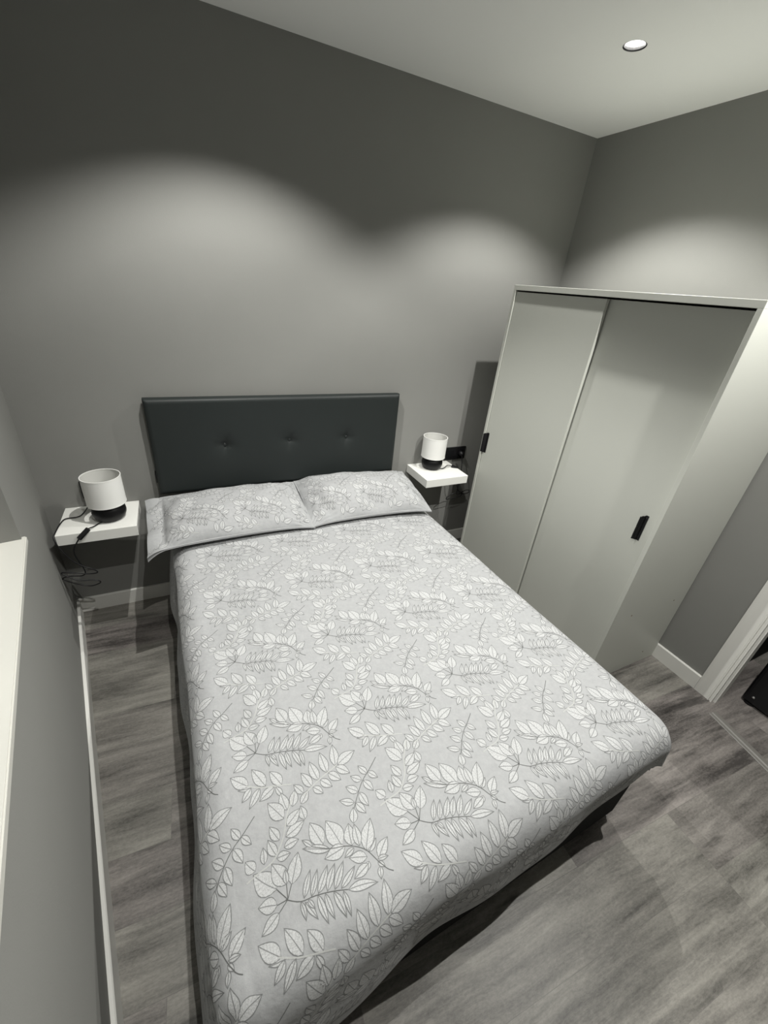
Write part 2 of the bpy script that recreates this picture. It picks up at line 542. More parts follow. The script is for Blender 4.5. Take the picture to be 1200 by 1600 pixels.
# threshold strip on the floor in front of the doorway
bm = bmesh.new()
A = np.array((2.818, -1.775, 0)); B = np.array((2.690, -2.42, 0))
d = (B - A) / np.linalg.norm(B - A); nrm = np.array((d[1], -d[0], 0))
pr = [(-0.024, 0.0), (-0.022, 0.0022), (-0.010, 0.003), (-0.005, 0.007), (0.005, 0.007), (0.010, 0.003), (0.022, 0.0022), (0.024, 0.0)]
add_prism(bm, pr, lambda p: tuple(A + nrm * p[0] + np.array((0, 0, p[1]))), lambda p: tuple(B + nrm * p[0] + np.array((0, 0, p[1]))))
tag(link_bm('threshold_strip', bm, M_STRIP), 'narrow grey floor strip lying across the plank floor before the dark doorway', 'floor strip')

# dark hall behind the doorway
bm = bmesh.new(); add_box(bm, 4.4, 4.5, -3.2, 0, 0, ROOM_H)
struct(link_bm('wall_hall_end', bm, M_HALLSHADE))
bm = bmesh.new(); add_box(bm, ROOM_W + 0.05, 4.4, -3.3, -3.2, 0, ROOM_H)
struct(link_bm('wall_hall_front', bm, M_HALLSHADE))
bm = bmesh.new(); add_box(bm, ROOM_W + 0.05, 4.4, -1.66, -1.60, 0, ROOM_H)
struct(link_bm('wall_hall_back', bm, M_HALLSHADE))
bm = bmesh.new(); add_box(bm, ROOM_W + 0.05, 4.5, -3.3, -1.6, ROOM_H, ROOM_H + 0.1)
struct(link_bm('ceiling_hall', bm, M_HALLSHADE))

# ------------------------------------------------------------------ ceiling downlights
def downlight(x, y, power, label):
    t = thing('recessed_downlight', label, 'ceiling light', (x, y, ROOM_H), 'recessed downlights in the ceiling')
    bm = bmesh.new()
    add_lathe(bm, [(0.0385, 0.0), (0.0385, 0.004), (0.0350, 0.006), (0.0350, 0.001), (0.0385, 0.0)], 0, 0, 0, 48, False, False)
    link_bm('trim_ring', bm, M_BLACK, t, True)
    bm = bmesh.new()
    add_lathe(bm, [(0.0348, 0.003), (0.033, 0.008), (0.031, 0.016)], 0, 0, 0, 48, False, False)
    link_bm('reflector', bm, M_CHROME, t, True)
    bm = bmesh.new()
    add_lathe(bm, [(0.0315, 0.016), (0.028, 0.011), (0.016, 0.008), (0.004, 0.007)], 0, 0, 0, 40, False, True)
    link_bm('lens', bm, M_LED, t, True)
    bm = bmesh.new()
    add_lathe(bm, [(0.0388, 0.004), (0.0388, 0.06), (0.0, 0.06)], 0, 0, 0, 32, False, False)
    link_bm('housing', bm, M_BLACK, t, True)
    ld = bpy.data.lights.new('downlight_beam', 'SPOT')
    ld.energy = power
    ld.color = LIGHT_COLOR
    ld.spot_size = math.radians(SPOT_ANGLE)
    ld.spot_blend = SPOT_BLEND
    ld.shadow_soft_size = SPOT_RADIUS
    lo = bpy.data.objects.new('beam', ld); COL.objects.link(lo)
    lo.parent = t
    lo.location = (0, 0, -0.004)
names = ['recessed ceiling downlight out of sight above the left bedside shelf', 'round recessed ceiling downlight with black rim, lit, near the wardrobe',
         'recessed ceiling downlight out of sight above the left foot of the bed', 'recessed ceiling downlight out of sight above the right foot of the bed']
for (x, y, pw), lab in zip(LIGHTS, names):
    downlight(x, y, pw, lab)

# ------------------------------------------------------------------ wardrobe
WX, WY0, WY1, WH = 2.312, -0.257, -1.410, 1.766
w = thing('wardrobe', 'tall white two-door sliding wardrobe with black pulls by the right wall', 'wardrobe', (2.6, -0.83, 0))
def wp(name, x0, x1, y0, y1, z0, z1, mat=M_WARD, parent=w, bev=0.0008):
    o = box(name, x0 - 2.6, x1 - 2.6, y0 + 0.83, y1 + 0.83, z0, z1, mat, parent, bev, 1)
    return o
XB = ROOM_W - BT - 0.001
sp_far = wp('side_panel', WX, XB, WY0 - 0.018, WY0, 0, WH - 0.024)
sp_near = wp('side_panel', WX, XB, WY1, WY1 + 0.018, 0, WH - 0.024)
wp('top_panel', WX, XB, WY1, WY0, WH - 0.024, WH)
wp('back_panel', XB - 0.006, XB, WY1 + 0.018, WY0 - 0.018, 0.06, WH - 0.024, M_WARDEDGE)
wp('bottom_panel', WX + 0.055, XB - 0.006, WY1 + 0.018, WY0 - 0.018, 0.05, 0.068)
wp('plinth', WX + 0.060, WX + 0.075, WY1 + 0.018, WY0 - 0.018, 0, 0.05)
door_l = wp('door', WX + 0.006, WX + 0.022, -0.838, WY0 - 0.0205, 0.006, WH - 0.031)
door_r = wp('door', WX + 0.030, WX + 0.046, WY1 + 0.031, -0.800, 0.006, WH - 0.031)
def pull(parent, x, y0, y1, z0, z1, flip):
    """folded plate pull: flat tab on the door and a curled lip"""
    bm = bmesh.new()
    n = 10
    pts = [(0.0, 0.0), (0.0, 0.017)]
    for k in range(n + 1):
        a = math.pi / 2 * k / n
        pts.append((0.012 * math.sin(a) * 1.0, 0.017 + 0.010 * (1 - math.cos(a))))
    pts += [(0.020, 0.030), (0.022, 0.034)]
    W = y1 - y0
    sc = W / 0.034
    th = 0.003
    prof2 = [(p[0], p[1] * sc) for p in pts] + [(p[0] + th * 0.6, p[1] * sc - th * 0.6) for p in pts[::-1]]
    zs = z1 - z0
    fy = (lambda v: y1 - v) if flip else (lambda v: y0 + v)
    add_prism(bm, prof2, lambda p: (x - p[0] - 2.6, fy(p[1]) + 0.83, z0 + min(0.006, p[0] * 0.2)), lambda p: (x - p[0] - 2.6, fy(p[1]) + 0.83, z1 - min(0.010, p[0] * 0.4)))
    h = link_bm('pull_handle', bm, M_BLACKMETAL, parent)
    h['label'] = 'black folded metal pull'
    return h
pull(door_l, WX + 0.0062, -0.306, -0.2785, 0.848, 0.975, False)
hr = pull(door_r, WX + 0.0302, -1.345, -1.323, 0.842, 0.962, False)
bm = bmesh.new()
add_lathe(bm, [(0.0022, -0.002), (0.0022, 0.0), (0.0, 0.0006)], 0, 0, 0, 12, True, False)
sc = link_bm('screw', bm, M_CHROME, hr)
sc.matrix_local = Matrix.Translation((WX + 0.0302 - 0.0015 - 2.6, -1.338 + 0.83, 0.952)) @ Matrix.Rotation(-math.pi / 2, 4, 'Y')
for (cx, cz) in ((2.447, 0.436), (2.778, 0.434), (2.748, 0.077)):
    bm = bmesh.new()
    add_lathe(bm, [(0.0042, -0.001), (0.0042, 0.0006), (0.003, 0.001)], 0, 0, 0, 16)
    c = link_bm('screw_cap', bm, M_CAP, sp_near)
    c.matrix_local = Matrix.Translation((cx - 2.6, WY1 + 0.83, cz)) @ Matrix.Rotation(math.pi / 2, 4, 'X')

# ------------------------------------------------------------------ headboard
HX0, HX1, HZ0, HZ1 = 0.492, 1.813, 0.672, 1.157
BUT = [(0.826, 0.915), (1.160, 0.920), (1.489, 0.916)]
hb = thing('headboard', 'dark grey padded headboard with three tufted buttons hung on the back wall', 'headboard', (1.152, 0, HZ0))
def headboard():
    nx, nz = 150, 60
    us = np.linspace(0, 1, nx); vs = np.linspace(0, 1, nz)
    # cluster toward the edges
    e = lambda t: 0.5 - 0.5 * np.cos(np.pi * np.clip(t, 0, 1))
    us = 0.55 * us + 0.45 * e(us); vs = 0.5 * vs + 0.5 * e(vs)
    U, V = np.meshgrid(us, vs)
    X = HX0 + U * (HX1 - HX0); Z = HZ0 + V * (HZ1 - HZ0)
    de = np.minimum(np.minimum(X - HX0, HX1 - X), np.minimum(Z - HZ0, HZ1 - Z))
    r = 0.022
    t = np.clip(de / r, 0, 1)
    Y = -(0.044 + 0.016 * np.sqrt(1 - (1 - t) ** 2) + 0.005 * np.sin(np.pi * U) * np.sin(np.pi * V))
    for bx, bz in BUT:
        d2 = (X - bx) ** 2 + (Z - bz) ** 2
        d = np.sqrt(d2)
        ang = np.arctan2(Z - bz, X - bx)
        Y += 0.017 * np.exp(-(d / 0.016)) + 0.010 * np.exp(-d2 / 0.05 ** 2) * (1 + 0.25 * np.cos(4 * ang + 0.6))
    ox = X - 1.152; oz = Z - HZ0
    verts = np.stack([ox, Y, oz], -1).reshape(-1, 3).tolist()
    faces = []
    for j in range(nz - 1):
        for i in range(nx - 1):
            a = j * nx + i
            faces.append((a, a + 1, a + nx + 1, a + nx))
    # sides to the back
    loop = [i for i in range(nx)] + [j * nx + nx - 1 for j in range(1, nz)] + [(nz - 1) * nx + i for i in range(nx - 2, -1, -1)] + [j * nx for j in range(nz - 2, 0, -1)]
    n0 = len(verts)
    for k in loop:
        v = verts[k]
        verts.append((v[0], -0.016, v[2]))
    m = len(loop)
    for k in range(m):
        faces.append((loop[k], n0 + k, n0 + (k + 1) % m, loop[(k + 1) % m]))
    faces.append(tuple(n0 + k for k in range(m)))
    o = link_mesh('pad', verts, faces, M_HEADB, parent=hb, smooth=True)
    mo = o.modifiers.new('es', 'EDGE_SPLIT'); mo.split_angle = math.radians(50)
headboard()
for bx, bz in BUT:
    bm = bmesh.new()
    add_lathe(bm, [(0.0095, -0.004), (0.0105, 0.0), (0.0095, 0.0035), (0.006, 0.0055), (0.0, 0.0062)], 0, 0, 0, 24, True, False)
    b = link_bm('tufting_button', bm, M_HEADB, hb, True)
    b.matrix_local = Matrix.Translation((bx - 1.152, -0.041, bz - HZ0)) @ Matrix.Rotation(math.pi / 2, 4, 'X')
for sx in (HX0 - 0.007, HX1 - 0.043):
    b = box('wall_bracket', sx - 1.152, sx + 0.05 - 1.152, -0.030, -0.0005, 0.060, 0.115, M_BLACK, hb, 0.002)

# ------------------------------------------------------------------ bed base and mattress
ANG = math.radians(1.5)
OX, OY_ = 1.195, 0.0
EX = np.array((math.cos(ANG), math.sin(ANG), 0)); EY = np.array((math.sin(ANG), -math.cos(ANG), 0))
def bedp(s, t, z):
    s = np.asarray(s, float); t = np.asarray(t, float); z = np.asarray(z, float)
    return np.stack([OX + s * EX[0] + t * EY[0], OY_ + s * EX[1] + t * EY[1], z + 0 * s], -1)
def bed_box(name, s0, s1, t0, t1, z0, z1, mat, parent=None, bevel=0.01, seg=3):
    bm = bmesh.new()
    add_box(bm, s0, s1, t0, t1, z0, z1, bevel, seg)
    for v in bm.verts:
        p = bedp(v.co.x, v.co.y, v.co.z)
        v.co = (p[0], p[1], p[2])
    return link_bm(name, bm, mat, parent)
base = thing('bed_base', 'black upholstered box bed base under the leaf-print duvet', 'bed base', (0, 0, 0))
bed_box('base_box', -0.668, 0.672, 0.115, 1.905, 0.045, 0.315, M_BASEFAB, base, 0.012)
bed_box('base_lid', -0.664, 0.668, 0.119, 1.901, 0.317, 0.345, M_BASEFAB, base, 0.006)
for s in (-0.6, 0.56):
    for t in (0.17, 1.80):
        bed_box('foot', s, s + 0.06, t, t + 0.06, 0.0, 0.045, M_BLACK, base, 0.003)
tag(bed_box('mattress', -0.590, 0.642, 0.118, 1.820, 0.346, 0.530, M_MATTRESS, None, 0.06, 4), 'pale mattress hidden between the black bed base and the duvet', 'mattress')

# ------------------------------------------------------------------ leaf print
TILE = 0.32
LEAVES = [
(.2265,.2492,.2902,.2660,.1300),
(.1401,.2191,.1668,.1785,.1300),
(.1545,.2240,.1806,.1849,.1300),
(.1687,.2261,.2023,.1887,.1500),
(.1869,.2315,.2178,.1938,.1500),
(.2017,.2365,.2363,.1981,.1400),
(.2142,.2412,.2561,.2177,.1400),
(.1331,.2196,.1349,.2547,.1400),
(.1406,.2249,.1573,.2635,.1300),
(.1676,.2263,.1739,.2800,.1200),
(.1823,.2313,.1877,.2795,.1200),
(.1990,.2372,.2096,.2881,.1300),
(.2173,.2457,.2188,.2906,.1200),
(.1475,.2245,.1567,.2453,.2000),
(.0932,.1763,.0525,.1277,.3000),
(.1138,.1789,.0933,.1287,.2800),
(.1229,.1843,.1515,.1367,.2500),
(.0884,.2013,.0505,.1858,.3000),
(.0895,.2145,.0479,.2308,.2400),
(.1138,.1789,.1178,.1517,.2200),
(.0784,.1231,.0829,.0916,.2400),
(.1067,.1213,.0953,.0829,.2400),
(.1190,.0969,.1043,.0605,.2500),
(.1390,.0618,.1112,.0126,.2700),
(.1334,.0980,.1825,.0854,.2200),
(.1252,.1145,.1602,.1157,.2600),
(.1058,.1252,.1365,.1315,.2800),
(.1405,.0788,.1804,.0577,.2500),
(.0584,.1251,.0413,.0989,.3600),
(.1836,.0854,.1820,.0523,.2800),
(.1637,.0465,.1804,.0120,.2600),
(.1837,.0504,.2096,.0277,.2500),
(.1503,.0481,.1459,.0046,.2500),
(.2055,.1513,.1907,.0959,.2700),
(.2422,.1726,.2255,.1093,.2800),
(.2633,.1823,.2722,.1378,.2800),
(.2879,.2046,.3243,.1493,.2200),
(.2174,.1678,.1604,.1364,.1200),
(.1828,.1440,.1643,.1203,.1800),
(.2490,.1766,.1989,.1774,.2600),
(.2783,.1905,.2838,.1440,.2000),
(.2662,.1880,.2395,.1962,.2200),
(-.0118,.2291,.0250,.2002,.2400),
(.3055,.2292,.3309,.2340,.2000),
(.2863,.2161,.2481,.2002,.2600),
(.2865,.2247,.2744,.2398,.3000),
(.2936,.2094,.3199,.1915,.2200),
(.2838,.2284,.2443,.2395,.2200),
(.3053,.2426,.2972,.2653,.2400),
(.3031,.2340,.3156,.2494,.2500),
(.0763,.2784,.0389,.2388,.2500),
(.1155,.2954,.0914,.2405,.2200),
(.1523,.3097,.1316,.2652,.2500),
(.0828,.2846,.0552,.3077,.2200),
(.1022,.2929,.0686,.3284,.1700),
(.1355,.3065,.0939,.3217,.2300),
(.1381,-.0123,.1483,.0188,.2000),
(.0841,.2843,.0505,.2776,.1500),
(.1968,.0313,.1789,.0001,.2400),
(.2190,.0262,.2033,-.0186,.2200),
(.2396,.3381,.2319,.2832,.2000),
(.2652,.3299,.2640,.2713,.1900),
(.2903,.3225,.3025,.2650,.1900),
(-.0234,.3218,.0339,.3055,.2200),
(.2907,.0045,.3196,.0356,.2500),
(.2679,.0112,.2928,.0416,.2600),
(.2440,.0185,.2669,.0473,.2600),
(.2216,.0274,.2411,.0530,.2600),
(.0389,.0550,.0242,.0260,.2500),
(.0422,.0506,.0613,.0754,.2500),
(.0198,.0637,-.0037,.0418,.2500),
(.0233,.0653,.0376,.0995,.2400),
(.3212,.0859,.2956,.0607,.2500),
(.0036,.0870,.0121,.1261,.2200),
(.3029,.1042,.2693,.0838,.2000),
(.3053,.1053,.3196,.1372,.2500),
(.2833,.1438,.2959,.1113,.2600)]
STEMS = [
(0,[(.1060,.2014),(.1330,.2199),(.1632,.2258),(.1970,.2362),(.2266,.2489)]),
(0,[(.0932,.1763),(.1100,.2032)]),
(0,[(.1138,.1789),(.1100,.2032)]),
(0,[(.1229,.1843),(.1100,.2032)]),
(0,[(.0884,.2013),(.1100,.2032)]),
(0,[(.0895,.2145),(.1100,.2032)]),
(1,[(.0376,.1368),(.0652,.1315),(.0960,.1270),(.1166,.1105),(.1330,.0885),(.1479,.0570),(.1645,.0341),(.1769,.0185)]),
(0,[(.1828,.1440),(.2181,.1660),(.2500,.1766),(.2754,.1910),(.2919,.2074),(.3043,.2316),(.3174,.2532),(.3285,.2624)]),
(1,[(.1755,.3175),(.1523,.3097),(.1067,.2944),(.0728,.2761)]),
(1,[(.1950,.0357),(.2166,.0266),(.2414,.0173),(.2659,.0103),(.2945,.0019)]),
(0,[(.0777,.0258),(.0485,.0475),(.0223,.0648),(.0012,.0859),(-.0226,.1145)])]

def sines(seed, n, kmin, kmax):
    r = np.random.RandomState(seed)
    th = r.uniform(0, 2 * np.pi, n); k = r.uniform(kmin, kmax, n); ph = r.uniform(0, 2 * np.pi, n); am = kmin / k
    am = am / am.sum()
    def f(x, y):
        out = np.zeros_like(x, dtype=float)
        for i in range(n):
            out = out + am[i] * np.sin(k[i] * (np.cos(th[i]) * x + np.sin(th[i]) * y) + ph[i])
        return out
    return f

def printed_cloth(name, S, su, sv, inside, mats, thick, parent=None, pat=lambda s, t: (s, t), tiles=((-6, 6), (-2, 12)), eps=0.00025, back=True):
    """a sheet S(s,t) over the grid su x sv, with the leaf print laid into its surface"""
    nu, nv = su.shape[1], su.shape[0]
    P = S(su, sv)
    du = np.gradient(P, axis=1); dv = np.gradient(P, axis=0)
    Nn = np.cross(du, dv); Nn /= (np.linalg.norm(Nn, axis=-1, keepdims=True) + 1e-12)
    if Nn[nv // 2, nu // 2, 2] < 0:
        Nn = -Nn; flip = True
    else:
        flip = False
    verts = [P.reshape(-1, 3)]
    idx = np.arange(nu * nv).reshape(nv, nu)
    q = np.stack([idx[:-1, :-1], idx[:-1, 1:], idx[1:, 1:], idx[1:, :-1]], -1).reshape(-1, 4)
    if flip:
        q = q[:, ::-1]
    faces = [q]; mi = [np.zeros(len(q), int)]
    uvs = [np.zeros((nu * nv, 2))]; uv2 = [np.zeros((nu * nv, 2))]
    nb = nu * nv
    if back:
        verts.append((P - Nn * thick).reshape(-1, 3)); uvs.append(np.zeros((nu * nv, 2))); uv2.append(np.zeros((nu * nv, 2)))
        faces.append(q[:, ::-1] + nb); mi.append(np.zeros(len(q), int))
        loop = np.concatenate([idx[0, :-1], idx[:-1, -1], idx[-1, :0:-1], idx[:0:-1, 0]])
        l2 = np.roll(loop, -1)
        e = np.stack([loop, loop + nb, l2 + nb, l2], -1)
        if not flip:
            pass
        else:
            e = e[:, ::-1]
        faces.append(e); mi.append(np.zeros(len(e), int))
        nb *= 2
    # print elements
    NU, NVV = 8, 4
    uu = np.linspace(0, 1, NU + 1); vv = np.linspace(-1, 1, NVV + 1)
    prof = np.sin(np.pi * uu ** 0.8) ** 0.95
    prof[0] = 0.04; prof[-1] = 0.0
    h = 1e-3
    def place(s, t, lift):
        p = S(s, t)
        a = S(s + h, t) - S(s - h, t); b = S(s, t + h) - S(s, t - h)
        n = np.cross(a, b); n /= (np.linalg.norm(n, axis=-1, keepdims=True) + 1e-12)
        if flip_n[0]:
            n = -n
        return p + n * lift
    c = S(np.array([su.mean()]), np.array([sv.mean()]))
    flip_n = [False]
    a = S(np.array([su.mean() + h]), np.array([sv.mean()])) - c; b = S(np.array([su.mean()]), np.array([sv.mean() + h])) - c
    flip_n[0] = np.cross(a, b)[0, 2] < 0
    fidx = []
    for j in range(NU):
        for i in range(NVV):
            k = j * (NVV + 1) + i
            fidx.append((k, k + 1, k + NVV + 2, k + NVV + 1))
    fidx = np.array(fidx)
    for tx in range(*tiles[0]):
        for ty in range(*tiles[1]):
            for li, (bx, by, ex, ey, wd) in enumerate(LEAVES):
                bs, bt = bx + tx * TILE, by + ty * TILE
                es, et = ex + tx * TILE, ey + ty * TILE
                (bs, bt), (es, et) = pat(bs, bt), pat(es, et)
                if not (inside(bs, bt) and inside(es, et)):
                    continue
                dx, dy = es - bs, et - bt
                L = math.hypot(dx, dy); nx, ny = -dy / L, dx / L
                curve = 0.03 * L * ((li * 37) % 7 - 3) / 3
                Wd = wd * L * 1.12 + 0.0003
                S_ = bs + dx * uu[:, None] + nx * (Wd * prof[:, None] * vv[None] + curve * np.sin(np.pi * uu)[:, None])
                T_ = bt + dy * uu[:, None] + ny * (Wd * prof[:, None] * vv[None] + curve * np.sin(np.pi * uu)[:, None])
                verts.append(place(S_, T_, eps + 0.000012 * (li % 14)).reshape(-1, 3))
                U_ = np.repeat(uu[:, None], NVV + 1, 1); V_ = np.repeat((vv[None] + 1) / 2, NU + 1, 0)
                uvs.append(np.stack([U_, V_], -1).reshape(-1, 2))
                uv2.append(np.stack([np.repeat((Wd * prof * 50)[:, None], NVV + 1, 1), V_], -1).reshape(-1, 2))
                faces.append(fidx + nb); mi.append(np.ones(len(fidx), int))
                nb += (NU + 1) * (NVV + 1)
            for kind, pts in STEMS:
                pp = [pat(x + tx * TILE, y + ty * TILE) for x, y in pts]
                if not all(inside(*q_) for q_ in pp):
                    continue
                pth = np.array([p_[:2] for p_ in smooth_path([(x, y, 0) for x, y in pp], 4)])
                dd = np.gradient(pth, axis=0); dd /= (np.linalg.norm(dd, axis=1, keepdims=True) + 1e-9)
                wv = (0.0014 if kind else 0.0008)
                lf = pth + np.stack([-dd[:, 1], dd[:, 0]], -1) * wv
                rt = pth - np.stack([-dd[:, 1], dd[:, 0]], -1) * wv
                ST = np.stack([lf, rt], 1)
                verts.append(place(ST[..., 0], ST[..., 1], eps + 0.00018).reshape(-1, 3))
                uvs.append(np.zeros((2 * len(pth), 2))); uv2.append(np.zeros((2 * len(pth), 2)))
                k = np.arange(len(pth) - 1) * 2
                f = np.stack([k, k + 1, k + 3, k + 2], -1) + nb
                faces.append(f); mi.append(np.full(len(f), 3 if kind else 2))
                nb += 2 * len(pth)
    V = np.concatenate(verts); F = np.concatenate(faces); MI = np.concatenate(mi); UV = np.concatenate(uvs)
    return link_mesh(name, V, F, mats, MI, UV, parent, True, np.concatenate(uv2))
CLOTH = [M_CLOTH, M_LEAF, M_STEM, M_STEMW]

# ------------------------------------------------------------------ duvet
DA, DR, DB = 0.602, 0.085, 1.858      # flat half width, edge radius, flat length
DTOP = 0.585
Q = DR * math.pi / 2
D_SIDE_L, D_SIDE_R = Q + 0.25, Q + 0.15
n_big = sines(3, 9, 5, 14)
n_rip = sines(5, 7, 9, 26)
n_sml = sines(8, 12, 22, 48)
def hem(s):
    """cloth length hanging over the foot"""
    k = np.clip((np.asarray(s, float) + DA) / (2 * DA), 0, 1)
    return Q + 0.200 - 0.130 * k ** 1.7 + 0.012 * np.sin(9 * k + 0.7)
def duvet_S(s, t):
    s = np.asarray(s, float); t = np.asarray(t, float)
    sc = np.clip(s, -DA, DA); tc = np.minimum(t, DB)
    dx = s - sc; dt = np.maximum(t - DB, 0)
    ax = np.abs(dx)
    d = (ax ** 3.4 + dt ** 3.4 + 1e-30) ** (1 / 3.4)
    e = np.sqrt(ax ** 2 + dt ** 2) + 1e-12
    nx, nt = dx / e, dt / e
    on = d > 1e-5
    arc = np.clip(d / DR, 0, math.pi / 2)
    fl = np.maximum(d - Q, 0)
    th = np.arctan2(dt, ax + 1e-12)
    c = np.where(dx <= 0, tc + 0.25 * th + (sc + DA), DB + 0.25 * math.pi / 2 + 2 * DA + 0.25 * (math.pi / 2 - th) + (DB - tc))
    k = np.clip((d - 0.35 * Q) / 0.22, 0, 1) ** 1.2
    rip = n_rip(c * 1.0, c * 0 + 0.4)
    corner = np.clip(np.minimum(ax, dt) / 0.10, 0, 1)
    out = np.where(on, DR * np.sin(arc) + np.where(dx < 0, 0.16, 0.03) * fl, 0) + k * (0.030 * rip - 0.004) * np.where(on, 1, 0)
    out = out + np.where(dx > 0, 0.009, 0.008) * np.clip((t - 1.25) / 0.45, 0, 1) ** 1.5 * np.clip(ax / (0.5 * Q), 0, 1)
    out = out + corner * k * np.where(dx > 0, 0.010, 0.034) * np.sin(c * 46.0)
    z = DTOP - DR * (1 - np.cos(arc)) - 0.99 * fl
    top = 1 - np.clip(d / Q, 0, 1)
    z = z + 0.006 * n_big(s, t) * (0.4 + 0.6 * top) + 0.0016 * n_sml(s, t) * np.clip((0.75 - np.abs(np.abs(s) - 0.62)) , 0.2, 1)
    sag = np.clip((t - 1.35) / 0.5, 0, 1) ** 2 * np.clip((-s - 0.36) / 0.26, 0, 1) ** 1.5
    z = z - 0.062 * sag
    # long soft creases left by folding, and a few rumples
    cre = 0.0
    for (cs, wdt, amp, sl) in ((-0.44, 0.012, 0.0028, 0.02), (-0.40, 0.018, 0.002, -0.015), (-0.52, 0.016, 0.003, 0.03), (0.46, 0.014, 0.0022, -0.02), (0.05, 0.016, 0.0014, 0.01)):
        cre = cre + amp * np.exp(-((s - cs - sl * (t - 1)) / wdt) ** 2) * (0.6 + 0.4 * np.sin(5 * t + 9 * cs))
    z = z + cre * top
    z = z + 0.006 * np.exp(-((s + 0.60) / 0.09) ** 2) * np.sin(17 * t + 2.0 + 3 * s) * np.clip((t - 0.2) / 0.4, 0, 1)
    # slumps slightly towards the side edges, puffed in the middle
    z = z + 0.010 * top * (1 - (sc / DA) ** 2) - 0.004
    return bedp(sc + nx * out, tc + nt * out, z)
def duvet_grid():
    nu, nv = 250, 290
    s = np.linspace(-(DA + D_SIDE_L), DA + D_SIDE_R, nu)
    tau = np.linspace(0, 1, nv)
    t0 = 0.10
    s2 = np.repeat(s[None], nv, 0)
    end = DB + hem(s)
    t2 = t0 + tau[:, None] * (end[None] - t0)
    return s2, t2
su, sv = duvet_grid()
def in_duvet(s, t):
    return -(DA + D_SIDE_L) + 0.004 < s < DA + D_SIDE_R - 0.004 and 0.105 < t < DB + float(hem(s)) - 0.004
duvet = printed_cloth('duvet', duvet_S, su, sv, in_duvet, CLOTH, 0.020, tiles=((-5, 5), (0, 8)))
tag(duvet, 'light grey leaf-print duvet spread over the whole bed', 'duvet')

